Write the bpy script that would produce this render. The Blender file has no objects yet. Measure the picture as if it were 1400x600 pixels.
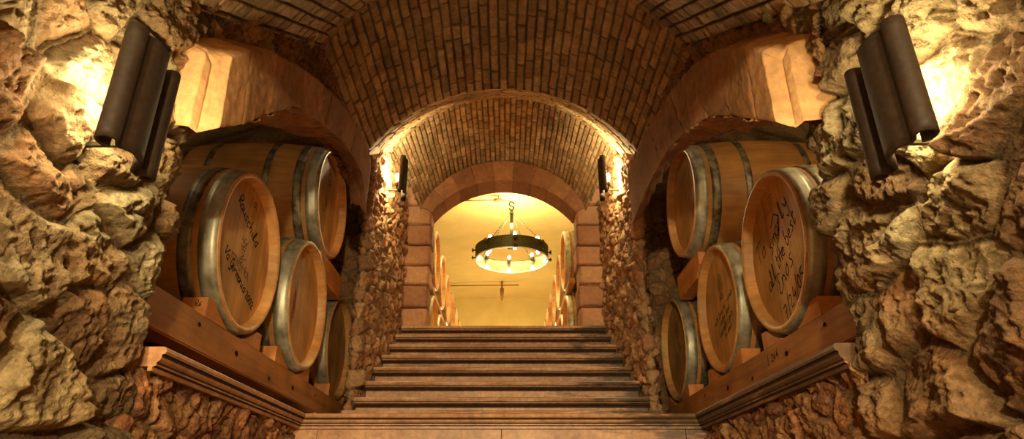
import bpy, bmesh, math, random
import numpy as np
from mathutils import Vector, Matrix

# ------------------------------------------------------------------ basics
ZO = 1.6            # eye height above the lower floor; all z below are relative to the eye
sc = bpy.context.scene
COL = sc.collection
PI = math.pi
random.seed(7)

def link(o, parent=None):
    COL.objects.link(o)
    if parent is not None:
        o.parent = parent
    return o

def tag(o, label=None, cat=None, group=None, kind=None):
    if label: o['label'] = label
    if cat: o['category'] = cat
    if group: o['group'] = group
    if kind: o['kind'] = kind
    return o

def empty(name, loc, rot=(0, 0, 0)):
    o = bpy.data.objects.new(name, None)
    o.location = (loc[0], loc[1], loc[2] + ZO)
    o.rotation_euler = rot
    o.empty_display_size = 0.1
    return link(o)

def mk(name, V, F, mats, parent=None, smooth=True, col=None, uv=None, midx=None, top=True):
    """link vertices and faces as ONE mesh object"""
    me = bpy.data.meshes.new(name)
    V = np.asarray(V, dtype=np.float32).reshape(-1, 3)
    if isinstance(F, np.ndarray):
        n = len(F)
        me.vertices.add(len(V)); me.vertices.foreach_set('co', V.ravel())
        me.loops.add(n * 4); me.loops.foreach_set('vertex_index', F.astype(np.int32).ravel())
        me.polygons.add(n)
        me.polygons.foreach_set('loop_start', np.arange(0, n * 4, 4, dtype=np.int32))
        me.polygons.foreach_set('loop_total', np.full(n, 4, dtype=np.int32))
        me.update(calc_edges=True)
    else:
        me.from_pydata([tuple(map(float, v)) for v in V], [], [tuple(map(int, f)) for f in F])
    if col is not None:
        a = me.color_attributes.new('Col', 'FLOAT_COLOR', 'POINT')
        c = np.ones((len(V), 4), dtype=np.float32); c[:, :3] = np.asarray(col).reshape(-1, 3)
        a.data.foreach_set('color', c.ravel())
    me.polygons.foreach_set('use_smooth', np.full(len(me.polygons), smooth, dtype=bool))
    for m in (mats if isinstance(mats, (list, tuple)) else [mats]):
        me.materials.append(m)
    if midx is not None:
        me.polygons.foreach_set('material_index', np.asarray(midx, dtype=np.int32))
    me.validate(); me.update()
    o = bpy.data.objects.new(name, me)
    if parent is None and top:
        o.location = (0, 0, ZO)
    return link(o, parent)

def grid_faces(ny, nx, off=0, flip=False):
    i, j = np.meshgrid(np.arange(ny - 1), np.arange(nx - 1), indexing='ij')
    a = (i * nx + j).ravel() + off
    f = np.stack([a, a + 1, a + nx + 1, a + nx], 1)
    return f[:, ::-1] if flip else f

# ------------------------------------------------------------------ numpy noise
_T2 = {}
def tab2(seed, k=1):
    key = (seed, k)
    if key not in _T2:
        _T2[key] = np.random.default_rng(seed).random((256, 256, k))
    return _T2[key]

def vn2(x, y, seed=0):
    t = tab2(seed)[:, :, 0]
    xi = np.floor(x).astype(int); yi = np.floor(y).astype(int)
    fx = x - xi; fy = y - yi
    fx = fx * fx * (3 - 2 * fx); fy = fy * fy * (3 - 2 * fy)
    a = t[xi & 255, yi & 255]; b = t[(xi + 1) & 255, yi & 255]
    c = t[xi & 255, (yi + 1) & 255]; d = t[(xi + 1) & 255, (yi + 1) & 255]
    return (a * (1 - fx) + b * fx) * (1 - fy) + (c * (1 - fx) + d * fx) * fy

def fbm2(x, y, seed=0, oct=4, g=.5):
    r = 0; amp = 1; tot = 0
    for o in range(oct):
        r = r + amp * vn2(x * 2 ** o + 17.3 * o, y * 2 ** o + 9.1 * o, seed + o); tot += amp; amp *= g
    return r / tot - .5

_t3 = np.random.default_rng(5).random((64, 64, 64))
def vn3(p):
    i = np.floor(p).astype(int); f = p - i; f = f * f * (3 - 2 * f)
    r = 0
    for dx in (0, 1):
        for dy in (0, 1):
            for dz in (0, 1):
                w = (f[..., 0] if dx else 1 - f[..., 0]) * (f[..., 1] if dy else 1 - f[..., 1]) * (f[..., 2] if dz else 1 - f[..., 2])
                r = r + w * _t3[(i[..., 0] + dx) & 63, (i[..., 1] + dy) & 63, (i[..., 2] + dz) & 63]
    return r
def fbm3(p, oct=3):
    r = 0; a = 1; t = 0
    for o in range(oct):
        r = r + a * vn3(p * 2 ** o + 3.7 * o); t += a; a *= .5
    return r / t - .5

def voro(u, v, seed, wt=.3, jit=.85):
    t = tab2(seed, 6)
    i0 = np.floor(u).astype(int); j0 = np.floor(v).astype(int)
    F1 = np.full(u.shape, 9.); F2 = np.full(u.shape, 9.)
    ci = np.zeros(u.shape, int); cj = np.zeros(u.shape, int)
    pu = np.zeros(u.shape); pv = np.zeros(u.shape)
    R = (-2, -1, 0, 1, 2) if wt > 0 else (-1, 0, 1)
    for di in R:
        for dj in R:
            ii = i0 + di; jj = j0 + dj
            c = t[ii & 255, jj & 255]
            x = ii + .5 + (c[..., 0] - .5) * jit; y = jj + .5 + (c[..., 1] - .5) * jit
            d = np.hypot(u - x, v - y) - wt * c[..., 2]
            m = d < F1
            F2 = np.where(m, F1, np.minimum(F2, d))
            F1 = np.where(m, d, F1)
            ci = np.where(m, ii, ci); cj = np.where(m, jj, cj)
            pu = np.where(m, x, pu); pv = np.where(m, y, pv)
    return F1, F2, ci, cj, pu, pv

def srgb(r, g, b):
    f = lambda c: (c / 12.92 if c <= .04045 else ((c + .055) / 1.055) ** 2.4)
    return np.array([f(r / 255.), f(g / 255.), f(b / 255.)])

PAL_NEAR = [srgb(160, 142, 108), srgb(172, 148, 108), srgb(150, 124, 90), srgb(150, 116, 82), srgb(128, 96, 66), srgb(122, 88, 60)]
PAL_LOW = [srgb(146, 108, 74), srgb(156, 112, 74), srgb(140, 100, 68), srgb(176, 120, 80), srgb(130, 86, 60)]
PAL_FAR = [srgb(176, 136, 96), srgb(164, 118, 82), srgb(150, 114, 82), srgb(174, 126, 88), srgb(188, 152, 110)]
MORTAR = srgb(140, 114, 80)

def rubble(u, v, cw, ch, seed, depth, pal, wt=.32, rough=1.0, fac=.075, mort=.09):
    """stones in mortar: height towards the room in metres, and stone colours picked partly by height"""
    wu = u / cw + .42 * fbm2(u / cw * 1.3, v / cw * 1.3, seed + 50, 3)
    wv = v / ch + .42 * fbm2(u / cw * 1.3 + 40, v / cw * 1.3, seed + 60, 3)
    F1, F2, ci, cj, pu, pv = voro(wu, wv, seed, wt)
    rnd = tab2(seed + 1, 6)[ci & 255, cj & 255]
    b = F2 - F1
    e = np.clip((b - .03) / .34, 0, 1)
    dome = 1 - (1 - e) ** 2.2
    du = (wu - pu) * cw; dv = (wv - pv) * ch
    tilt = du * (rnd[..., 0] - .5) * .8 + dv * (rnd[..., 1] - .5) * .8
    G1, G2, gi, gj, gu, gv = voro(u / fac + 2.2 * fbm2(u / fac * .4, v / fac * .4, seed + 70, 2) + rnd[..., 3] * 9, v / fac + rnd[..., 4] * 9, seed + 3, 0)
    gr = tab2(seed + 4, 6)[gi & 255, gj & 255]
    gs = np.clip((G2 - G1) / .35, 0, 1)
    facet = ((gr[..., 0] - .5) * .014 + (du * (gr[..., 1] - .5) + dv * (gr[..., 2] - .5)) * .30) * (gs * gs * (3 - 2 * gs))
    r1 = fbm2(u * 16, v * 16, seed + 80, 5, .55)
    ridge = 1 - np.abs(fbm2(u * 11 + 5, v * 11, seed + 90, 3)) * 4
    pit = np.clip(fbm2(u * 34, v * 34, seed + 95, 3) - .07, 0, 1)
    r2 = fbm2(u * 42, v * 42, seed + 85, 4, .6)
    crag = np.abs(fbm2(u * 24 + 3, v * 24, seed + 88, 4, .6)) * 2
    h = depth * dome * (.55 + .6 * rnd[..., 2])
    h = h + e ** .5 * (tilt * .8 + facet * rough + r1 * .024 * rough + ridge * .004 * rough - pit * .07 * rough + r2 * .016 * rough - crag * .020 * rough)
    mm = np.clip(1 - b / mort, 0, 1)
    h = np.where(b < mort, h + mm * (.012 * (1 + 2 * fbm2(u * 9, v * 9, seed + 99, 3))), h)
    h = h + fbm2(u * 50, v * 50, seed + 31, 2) * .004
    P = np.array(pal)
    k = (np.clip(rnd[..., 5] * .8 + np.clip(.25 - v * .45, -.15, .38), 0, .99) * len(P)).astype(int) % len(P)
    col = P[k] * (.82 + .36 * rnd[..., 3:4])
    n = fbm2(u * 7, v * 7, seed + 20, 4)[..., None]
    col = col * (1 + .7 * n)
    rust = np.clip(fbm2(u * 5, v * 5, seed + 25, 3) * 3.2, 0, 1)[..., None]
    col = col * (1 - .35 * rust) + srgb(172, 112, 66) * .35 * rust
    ms = np.clip((mort * 1.1 - b) / .05, 0, 1)[..., None]
    col = col * (1 - ms) + MORTAR * (.75 + .8 * fbm2(u * 14, v * 14, seed + 27, 3)[..., None]) * ms
    return h, np.clip(col, .01, .9)

def bricks(s, t, w, L, seed, gap=.008, depth=.022, base=srgb(176, 152, 112)):
    """rows w wide along t with bricks about L long: recess depth and colours"""
    s2 = s / w + .16 * fbm2(s * 3, t * 5, seed, 3) + .05 * fbm2(s * 22, t * 22, seed + 3, 2)
    r = np.floor(s2).astype(int)
    tt = t / L + tab2(seed + 5)[r & 255, 3, 0] * 7.3 + .05 * fbm2(s * 25, t * 25, seed + 8, 2)
    jt = tab2(seed + 6)[:, :, 0]
    k = np.floor(tt).astype(int)
    def bound(kk): return kk + (jt[r & 255, kk & 255] - .5) * .5
    lower = bound(k)
    k = np.where(tt < lower, k - 1, k); k = np.where(tt >= bound(k + 1), k + 1, k)
    d_end = np.minimum(tt - bound(k), bound(k + 1) - tt) * L
    d_side = np.minimum(s2 - r, r + 1 - s2) * w
    rr = tab2(seed + 7, 5)[r & 255, k & 255]
    gs = gap * (.25 + 1.1 * vn2(s * 6, t * 6, seed + 41)); ge = gap * (.35 + .6 * rr[..., 4])
    q = np.minimum((d_side - gs * .5) / .006, (d_end - ge * .5) / .007)
    q = np.clip(q, 0, 1)
    h = (q ** .5 - 1) * depth * (.5 + .9 * vn2(s * 8, t * 8, seed + 12)) + (rr[..., 0] - .5) * .011 * q + fbm2(s * 30, t * 30, seed + 9, 4) * .011
    h = h + q * ((d_side / w - .25) * (rr[..., 3] - .5) * .02)
    col = base * (.74 + .5 * rr[..., 1:2]) * (1 + .75 * fbm2(s * 18, t * 18, seed + 10, 4)[..., None])
    warm = np.clip(rr[..., 2:3] - .6, 0, .4)
    col = col * (1 - warm) + srgb(160, 104, 66) * warm
    soot = np.clip(fbm2(s * 2.2, t * 2.2, seed + 14, 3) * 3 - .35, 0, .4)[..., None]
    col = col * (1 - soot)
    qq = q[..., None]
    col = col * (.3 + .7 * qq)* (1) + srgb(70, 52, 34) * (1 - qq) * .4
    return h, np.clip(col, .008, .9)

# ------------------------------------------------------------------ materials
def newmat(name):
    m = bpy.data.materials.new(name); m.use_nodes = True
    nt = m.node_tree; b = nt.nodes['Principled BSDF']
    return m, nt, b

def N(nt, t, **kw):
    n = nt.nodes.new(t)
    for k, v in kw.items():
        if k in n.inputs: n.inputs[k].default_value = v
        else: setattr(n, k, v)
    return n

def rock_mat(name, bump=.5, scale=1.0, rough=.88, spec=.25, use_attr=True, color=(.4, .3, .2), mott=.35):
    m, nt, b = newmat(name); L = nt.links
    tc = N(nt, 'ShaderNodeTexCoord')
    n1 = N(nt, 'ShaderNodeTexNoise', Scale=38 * scale, Detail=8.0, Roughness=.68)
    n2 = N(nt, 'ShaderNodeTexNoise', Scale=140 * scale, Detail=4.0, Roughness=.6)
    vo = N(nt, 'ShaderNodeTexVoronoi', Scale=60 * scale)
    for n in (n1, n2, vo): L.new(tc.outputs['Object'], n.inputs['Vector'])
    add = N(nt, 'ShaderNodeMath', operation='ADD'); L.new(n1.outputs['Fac'], add.inputs[0])
    mul = N(nt, 'ShaderNodeMath', operation='MULTIPLY'); mul.inputs[1].default_value = .35; L.new(n2.outputs['Fac'], mul.inputs[0])
    L.new(mul.outputs[0], add.inputs[1])
    mul2 = N(nt, 'ShaderNodeMath', operation='MULTIPLY_ADD'); mul2.inputs[1].default_value = .3
    L.new(vo.outputs['Distance'], mul2.inputs[0]); L.new(add.outputs[0], mul2.inputs[2])
    bp = N(nt, 'ShaderNodeBump', Strength=bump, Distance=.016); L.new(mul2.outputs[0], bp.inputs['Height'])
    L.new(bp.outputs[0], b.inputs['Normal'])
    mr = N(nt, 'ShaderNodeMapRange'); mr.inputs['From Min'].default_value = .3; mr.inputs['From Max'].default_value = .7
    mr.inputs['To Min'].default_value = 1 - mott; mr.inputs['To Max'].default_value = 1 + mott
    L.new(n1.outputs['Fac'], mr.inputs['Value'])
    mx = N(nt, 'ShaderNodeMix', data_type='RGBA', blend_type='MULTIPLY'); mx.inputs[0].default_value = 1.0
    if use_attr:
        at = N(nt, 'ShaderNodeVertexColor'); at.layer_name = 'Col'; L.new(at.outputs['Color'], mx.inputs[6])
    else:
        mx.inputs[6].default_value = (*color, 1)
    L.new(mr.outputs[0], mx.inputs[7]); L.new(mx.outputs[2], b.inputs['Base Color'])
    b.inputs['Roughness'].default_value = rough; b.inputs['Specular IOR Level'].default_value = spec
    return m

def wood_mat(name, c1, c2, axis='X', scale=1.0, rough=.5, bump=.15, spec=.4, knots=False, bands=0.0, bandaxis='Y'):
    m, nt, b = newmat(name); L = nt.links
    tc = N(nt, 'ShaderNodeTexCoord'); mp = N(nt, 'ShaderNodeMapping')
    s = {'X': (1.2, 16, 16), 'Y': (16, 1.2, 16), 'Z': (16, 16, 1.2)}[axis]
    mp.inputs['Scale'].default_value = [k * scale for k in s]
    oi = N(nt, 'ShaderNodeObjectInfo')
    L.new(tc.outputs['Object'], mp.inputs['Vector'])
    mm = N(nt, 'ShaderNodeMath', operation='MULTIPLY'); mm.inputs[1].default_value = 30; L.new(oi.outputs['Random'], mm.inputs[0])
    L.new(mm.outputs[0], mp.inputs['Location'])
    n1 = N(nt, 'ShaderNodeTexNoise', Scale=1.5, Detail=8.0, Roughness=.62, Distortion=.6); L.new(mp.outputs[0], n1.inputs['Vector'])
    n3 = N(nt, 'ShaderNodeTexNoise', Scale=5.0, Detail=3.0); L.new(tc.outputs['Object'], n3.inputs['Vector'])
    cr = N(nt, 'ShaderNodeValToRGB'); L.new(n1.outputs['Fac'], cr.inputs['Fac'])
    cr.color_ramp.elements[0].position = .32; cr.color_ramp.elements[1].position = .68
    cr.color_ramp.elements[0].color = (*c1, 1); cr.color_ramp.elements[1].color = (*c2, 1)
    mr = N(nt, 'ShaderNodeMapRange'); mr.inputs['From Min'].default_value = .3; mr.inputs['From Max'].default_value = .7
    mr.inputs['To Min'].default_value = .72; mr.inputs['To Max'].default_value = 1.2
    L.new(n3.outputs['Fac'], mr.inputs['Value'])
    mx = N(nt, 'ShaderNodeMix', data_type='RGBA', blend_type='MULTIPLY'); mx.inputs[0].default_value = 1.0
    L.new(cr.outputs[0], mx.inputs[6]); L.new(mr.outputs[0], mx.inputs[7])
    out = mx.outputs[2]
    if bands:       # board joints
        sx = N(nt, 'ShaderNodeSeparateXYZ'); L.new(tc.outputs['Object'], sx.inputs[0])
        dv = N(nt, 'ShaderNodeMath', operation='DIVIDE'); dv.inputs[1].default_value = bands; L.new(sx.outputs[bandaxis], dv.inputs[0])
        fr = N(nt, 'ShaderNodeMath', operation='FRACT'); L.new(dv.outputs[0], fr.inputs[0])
        fl = N(nt, 'ShaderNodeMath', operation='FLOOR'); L.new(dv.outputs[0], fl.inputs[0])
        wn = N(nt, 'ShaderNodeTexWhiteNoise', noise_dimensions='1D'); L.new(fl.outputs[0], wn.inputs['W'])
        m2 = N(nt, 'ShaderNodeMapRange'); m2.inputs['To Min'].default_value = .8; m2.inputs['To Max'].default_value = 1.12; L.new(wn.outputs['Value'], m2.inputs['Value'])
        lt = N(nt, 'ShaderNodeMath', operation='LESS_THAN'); lt.inputs[1].default_value = .02; L.new(fr.outputs[0], lt.inputs[0])
        m3 = N(nt, 'ShaderNodeMath', operation='MULTIPLY_ADD'); m3.inputs[1].default_value = -.5; L.new(lt.outputs[0], m3.inputs[0]); L.new(m2.outputs[0], m3.inputs[2])
        mx2 = N(nt, 'ShaderNodeMix', data_type='RGBA', blend_type='MULTIPLY'); mx2.inputs[0].default_value = 1.0
        L.new(out, mx2.inputs[6]); L.new(m3.outputs[0], mx2.inputs[7]); out = mx2.outputs[2]
    L.new(out, b.inputs['Base Color'])
    bp = N(nt, 'ShaderNodeBump', Strength=bump, Distance=.004); L.new(n1.outputs['Fac'], bp.inputs['Height']); L.new(bp.outputs[0], b.inputs['Normal'])
    b.inputs['Roughness'].default_value = rough; b.inputs['Specular IOR Level'].default_value = spec
    return m

def metal_mat(name, c1, c2, rough=.35, metallic=.9, scale=9.0):
    m, nt, b = newmat(name); L = nt.links
    tc = N(nt, 'ShaderNodeTexCoord')
    n1 = N(nt, 'ShaderNodeTexNoise', Scale=scale, Detail=6.0, Roughness=.6); L.new(tc.outputs['Object'], n1.inputs['Vector'])
    cr = N(nt, 'ShaderNodeValToRGB'); L.new(n1.outputs['Fac'], cr.inputs['Fac'])
    cr.color_ramp.elements[0].position = .38; cr.color_ramp.elements[1].position = .62
    cr.color_ramp.elements[0].color = (*c1, 1); cr.color_ramp.elements[1].color = (*c2, 1)
    L.new(cr.outputs[0], b.inputs['Base Color'])
    mr = N(nt, 'ShaderNodeMapRange'); mr.inputs['To Min'].default_value = rough - .12; mr.inputs['To Max'].default_value = rough + .2
    L.new(n1.outputs['Fac'], mr.inputs['Value']); L.new(mr.outputs[0], b.inputs['Roughness'])
    b.inputs['Metallic'].default_value = metallic
    return m

def plain_mat(name, c, rough=.6, metallic=0.0, emit=None, strength=0.0, nscale=20.0, var=.2, spec=.3, bump=.1):
    m, nt, b = newmat(name); L = nt.links
    tc = N(nt, 'ShaderNodeTexCoord')
    n1 = N(nt, 'ShaderNodeTexNoise', Scale=nscale, Detail=5.0); L.new(tc.outputs['Object'], n1.inputs['Vector'])
    mr = N(nt, 'ShaderNodeMapRange'); mr.inputs['From Min'].default_value = .3; mr.inputs['From Max'].default_value = .7
    mr.inputs['To Min'].default_value = 1 - var; mr.inputs['To Max'].default_value = 1 + var; L.new(n1.outputs['Fac'], mr.inputs['Value'])
    mx = N(nt, 'ShaderNodeMix', data_type='RGBA', blend_type='MULTIPLY'); mx.inputs[0].default_value = 1.0
    mx.inputs[6].default_value = (*c, 1); L.new(mr.outputs[0], mx.inputs[7]); L.new(mx.outputs[2], b.inputs['Base Color'])
    if bump:
        bp = N(nt, 'ShaderNodeBump', Strength=bump, Distance=.003); L.new(n1.outputs['Fac'], bp.inputs['Height']); L.new(bp.outputs[0], b.inputs['Normal'])
    b.inputs['Roughness'].default_value = rough; b.inputs['Metallic'].default_value = metallic; b.inputs['Specular IOR Level'].default_value = spec
    if emit:
        b.inputs['Emission Color'].default_value = (*emit, 1); b.inputs['Emission Strength'].default_value = strength
    return m

def marble_mat(name):
    """worn brownish travertine; dark spill stains on the right of the flight"""
    m, nt, b = newmat(name); L = nt.links
    tc = N(nt, 'ShaderNodeTexCoord')
    n1 = N(nt, 'ShaderNodeTexNoise', Scale=2.6, Detail=9.0, Roughness=.66); L.new(tc.outputs['Object'], n1.inputs['Vector'])
    n2 = N(nt, 'ShaderNodeTexNoise', Scale=30.0, Detail=6.0, Roughness=.7); L.new(tc.outputs['Object'], n2.inputs['Vector'])
    cr = N(nt, 'ShaderNodeValToRGB'); L.new(n1.outputs['Fac'], cr.inputs['Fac'])
    e = cr.color_ramp.elements
    e[0].position = .3; e[0].color = (*srgb(146, 100, 68), 1); e[1].position = .7; e[1].color = (*srgb(204, 156, 114), 1)
    x = e.new(.5); x.color = (*srgb(180, 130, 92), 1)
    mr = N(nt, 'ShaderNodeMapRange'); mr.inputs['From Min'].default_value = .35; mr.inputs['From Max'].default_value = .65
    mr.inputs['To Min'].default_value = .7; mr.inputs['To Max'].default_value = 1.2; L.new(n2.outputs['Fac'], mr.inputs['Value'])
    mx = N(nt, 'ShaderNodeMix', data_type='RGBA', blend_type='MULTIPLY'); mx.inputs[0].default_value = 1.0
    L.new(cr.outputs[0], mx.inputs[6]); L.new(mr.outputs[0], mx.inputs[7])
    sp = N(nt, 'ShaderNodeSeparateXYZ'); L.new(tc.outputs['Object'], sp.inputs[0])
    mp = N(nt, 'ShaderNodeMapping'); mp.inputs['Scale'].default_value = (1.6, 1, 9); L.new(tc.outputs['Object'], mp.inputs['Vector'])
    n3 = N(nt, 'ShaderNodeTexNoise', Scale=2.2, Detail=8.0, Roughness=.7); L.new(mp.outputs[0], n3.inputs['Vector'])
    ma = N(nt, 'ShaderNodeMath', operation='MULTIPLY_ADD'); ma.inputs[1].default_value = .42; L.new(sp.outputs['X'], ma.inputs[0]); L.new(n3.outputs['Fac'], ma.inputs[2])
    m4 = N(nt, 'ShaderNodeMapRange'); m4.inputs['From Min'].default_value = .76; m4.inputs['From Max'].default_value = .90; m4.inputs['To Max'].default_value = .8
    L.new(ma.outputs[0], m4.inputs['Value'])
    mx2 = N(nt, 'ShaderNodeMix', data_type='RGBA'); L.new(m4.outputs[0], mx2.inputs[0]); L.new(mx.outputs[2], mx2.inputs[6]); mx2.inputs[7].default_value = (.018, .012, .008, 1)
    L.new(mx2.outputs[2], b.inputs['Base Color'])
    bp = N(nt, 'ShaderNodeBump', Strength=.3, Distance=.004); L.new(n2.outputs['Fac'], bp.inputs['Height']); L.new(bp.outputs[0], b.inputs['Normal'])
    b.inputs['Roughness'].default_value = .42; b.inputs['Specular IOR Level'].default_value = .4
    return m

M_GROOVE_SHADE = plain_mat('groove_shade_and_grime', tuple(srgb(58, 38, 24)), .8, nscale=30, var=.5)  # grime in the grooves plus shade lines put into the colour
M_ROCK = rock_mat('rubble_stone', bump=1.0, scale=1.25, mott=.45)
M_ROCKF = rock_mat('rubble_stone_far', bump=.5)
M_BRICK = rock_mat('vault_brick', bump=.4, rough=.85, mott=.25)
M_CUT = rock_mat('cut_stone', bump=.35, scale=.6, use_attr=True, mott=.25)
M_QUOIN = rock_mat('quoin_stone', bump=.35, scale=.7, use_attr=True, mott=.2)
M_MARBLE = marble_mat('travertine')
M_STAVE = wood_mat('oak_staves', srgb(176, 122, 66), srgb(208, 154, 90), 'X', 1.0, .5, .12, .35)
M_CHIME = wood_mat('oak_chime', srgb(194, 138, 80), srgb(224, 170, 106), 'X', 1.0, .5, .12)
M_HEAD = wood_mat('oak_head', srgb(198, 142, 78), srgb(224, 172, 104), 'Z', 1.0, .66, .08, .18, bands=.105)
M_HOOP = metal_mat('galvanized_hoop', srgb(150, 146, 128), srgb(214, 210, 190), .42, .55)
M_HOOPD = metal_mat('weathered_hoop', srgb(92, 84, 68), srgb(168, 160, 136), .45, .55, scale=14)
M_BEAM = wood_mat('rack_timber', srgb(158, 100, 48), srgb(204, 142, 78), 'Y', .8, .5, .2, .35)
M_WEDGE = wood_mat('wedge_wood', srgb(196, 124, 64), srgb(222, 150, 84), 'Y', 1.0, .55, .1)
M_INK = plain_mat('black_marker', (.006, .005, .006), .9, var=0, bump=0)
M_INKB = plain_mat('burnt_brand', tuple(srgb(112, 58, 28)), .6, var=.2, bump=0)
M_INKR = plain_mat('red_wine_stain', tuple(srgb(170, 58, 30)), .6, var=.3, bump=0)
M_TILE = plain_mat('dark_fired_tile', tuple(srgb(52, 38, 28)), .62, nscale=60, var=.3, spec=.35, bump=.35)
M_IRON = plain_mat('wrought_iron', tuple(srgb(72, 66, 46)), .55, .6, nscale=40)
M_SILV = plain_mat('pale_painted_metal', tuple(srgb(200, 196, 160)), .4, .2, nscale=40)
M_BULB = plain_mat('lit_bulb', (1, .9, .7), .3, emit=(1, .80, .45), strength=60, var=0, bump=0)
M_BULBC = plain_mat('lit_candle_bulb', (1, .9, .7), .3, emit=(1, .84, .45), strength=50, var=0, bump=0)
M_COND = plain_mat('tan_painted_conduit', tuple(srgb(150, 112, 60)), .6, bump=0)
M_LINE = plain_mat('grey_band_lining', tuple(srgb(128, 122, 92)), .5, .3)
M_PLAST = plain_mat('yellow_plaster', tuple(srgb(224, 202, 132)), .8, nscale=3.0, var=.07, bump=.06)
M_FLOOR = plain_mat('dark_stone_floor', tuple(srgb(120, 92, 66)), .7, nscale=6)

# ------------------------------------------------------------------ solid builders
def box(name, x0, x1, y0, y1, z0, z1, mat, parent=None, bev=0.0, rot=None):
    bm = bmesh.new()
    bmesh.ops.create_cube(bm, size=1)
    for v in bm.verts:
        v.co = Vector(((x0 + x1) / 2 + v.co.x * (x1 - x0), (y0 + y1) / 2 + v.co.y * (y1 - y0), (z0 + z1) / 2 + v.co.z * (z1 - z0)))
    if bev: bmesh.ops.bevel(bm, geom=bm.edges[:], offset=bev, segments=2, affect='EDGES', profile=.6)
    return bm_obj(name, bm, mat, parent)

def bm_obj(name, bm, mat, parent=None, smooth=False):
    bmesh.ops.recalc_face_normals(bm, faces=bm.faces[:])
    me = bpy.data.meshes.new(name); bm.to_mesh(me); bm.free()
    for m in (mat if isinstance(mat, (list, tuple)) else [mat]): me.materials.append(m)
    for p in me.polygons: p.use_smooth = smooth
    o = bpy.data.objects.new(name, me)
    if parent is None: o.location = (0, 0, ZO)
    return link(o, parent)

def hexa(name, fn, n, mat, parent=None, amp=.006, freq=9., base=srgb(170, 128, 90), seed=0, rough_faces=(), rough_amp=.02, inset=.012, colvar=.25):
    """a cut block: fn(a,b,c) maps the unit cube; faces gridded, edges worn, noise displaced"""
    na, nb, nc = n
    V = []; C = []; F = []; off = 0
    ctr = fn(np.array([.5]), np.array([.5]), np.array([.5]))[0]
    for face in range(6):
        ax = face // 2; side = face % 2
        m1, m2 = [(nb, nc), (na, nc), (na, nb)][ax]
        p, q = np.meshgrid(np.linspace(0, 1, m1), np.linspace(0, 1, m2), indexing='ij')
        one = np.full(p.shape, float(side))
        abc = [(one, p, q), (p, one, q), (p, q, one)][ax]
        P = fn(*abc)
        A = np.stack(abc, -1)
        # worn arrises: pull in where two or three coordinates are at the boundary
        e = np.sort(np.minimum(A, 1 - A), -1)
        dims = 1.0
        wear = np.clip(1 - e[..., 1] / .06, 0, 1) ** 2
        d = P - ctr; ln = np.linalg.norm(d, axis=-1, keepdims=True)
        nz = fbm3(P * freq + seed * 3.1, 4); nz2 = fbm3(P * freq * 3.3 + seed * 1.7 + 9, 3)
        a = rough_amp if face in rough_faces else amp
        if face in rough_faces: nz = nz + 1.2 * fbm3(P * np.array([9., 16., 30.]) + seed, 3)
        disp = nz * 2 * a + nz2 * a - wear * inset * (1 + nz * 2)
        P = P + d / ln * disp[..., None]
        c = base * (1 + colvar * 2 * fbm3(P * 5 + seed, 3)[..., None]) * (1 + .3 * nz2[..., None])
        V.append(P.reshape(-1, 3)); C.append(c.reshape(-1, 3)); F.append(grid_faces(m1, m2, off)); off += m1 * m2
    return mk(name, np.concatenate(V), np.concatenate(F), mat, parent, True, np.clip(np.concatenate(C), .01, .9))

def path_grid(name, pts, us_step, zlo, zhi, nz, stone, mat, flip=1, s_start=0.0, round_k=.04, zspace=None, steps=None):
    """rubble wall along a plan path; pts: (x,y) list, zlo/zhi functions of path length s; displaces to the left of travel * flip"""
    pts = [np.array(p, float) for p in pts]
    S = [0.]
    for a, b in zip(pts[:-1], pts[1:]): S.append(S[-1] + np.linalg.norm(b - a))
    if steps is None: s = np.arange(0, S[-1], us_step)
    else:
        s = np.concatenate([np.arange(a, b, st) for a, b, st in steps])
    X = np.interp(s, S, [p[0] for p in pts]); Y = np.interp(s, S, [p[1] for p in pts])
    # tangents with smoothing round the corners
    d = round_k
    X2 = np.interp(s + d, S, [p[0] for p in pts]); Y2 = np.interp(s + d, S, [p[1] for p in pts])
    X1 = np.interp(s - d, S, [p[0] for p in pts]); Y1 = np.interp(s - d, S, [p[1] for p in pts])
    X = (X1 + X2 + X) / 3; Y = (Y1 + Y2 + Y) / 3
    tx = X2 - X1; ty = Y2 - Y1; l = np.hypot(tx, ty) + 1e-6; nx_ = -ty / l * flip; ny_ = tx / l * flip
    lo = zlo(s); hi = zhi(s)
    t = (np.linspace(0, 1, nz) if zspace is None else zspace)
    Z = lo[None, :] + (hi - lo)[None, :] * t[:, None]
    U = np.broadcast_to(s[None, :], Z.shape) + s_start
    h, c = stone(U, Z)
    P = np.stack([X[None, :] + nx_[None, :] * h, Y[None, :] + ny_[None, :] * h, Z], -1)
    o = mk(name, P, grid_faces(*Z.shape), mat, None, True, c)
    return o

# ------------------------------------------------------------------ ceiling heights
Y_CREASE, Y_EDGE, Y_UP, Y_DOOR = 3.1, 4.4, 5.55, 6.62
ZS, ZA = 2.50, 3.12
SL = .68
def spring(y):
    y = np.asarray(y, float)
    return np.interp(y, [-5, .6, Y_CREASE, Y_EDGE, Y_UP, Y_DOOR], [ZS - SL * 2.5, ZS - SL * 2.5, ZS, ZS, 3.2, 3.02])

def arc_profile(a, zs, za, n, lo=None, hi=None):
    """points on the segmental arc from -a to a; returns x, z, radial dir, arc length"""
    r = za - zs; R = (a * a + r * r) / (2 * r); zc = za - R
    ph = math.asin(min(1, a / R)) if r <= a else PI - math.asin(a / R)
    t = np.linspace(-ph, ph, n)
    return R * np.sin(t), zc + R * np.cos(t), np.sin(t), np.cos(t), t * R

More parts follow.
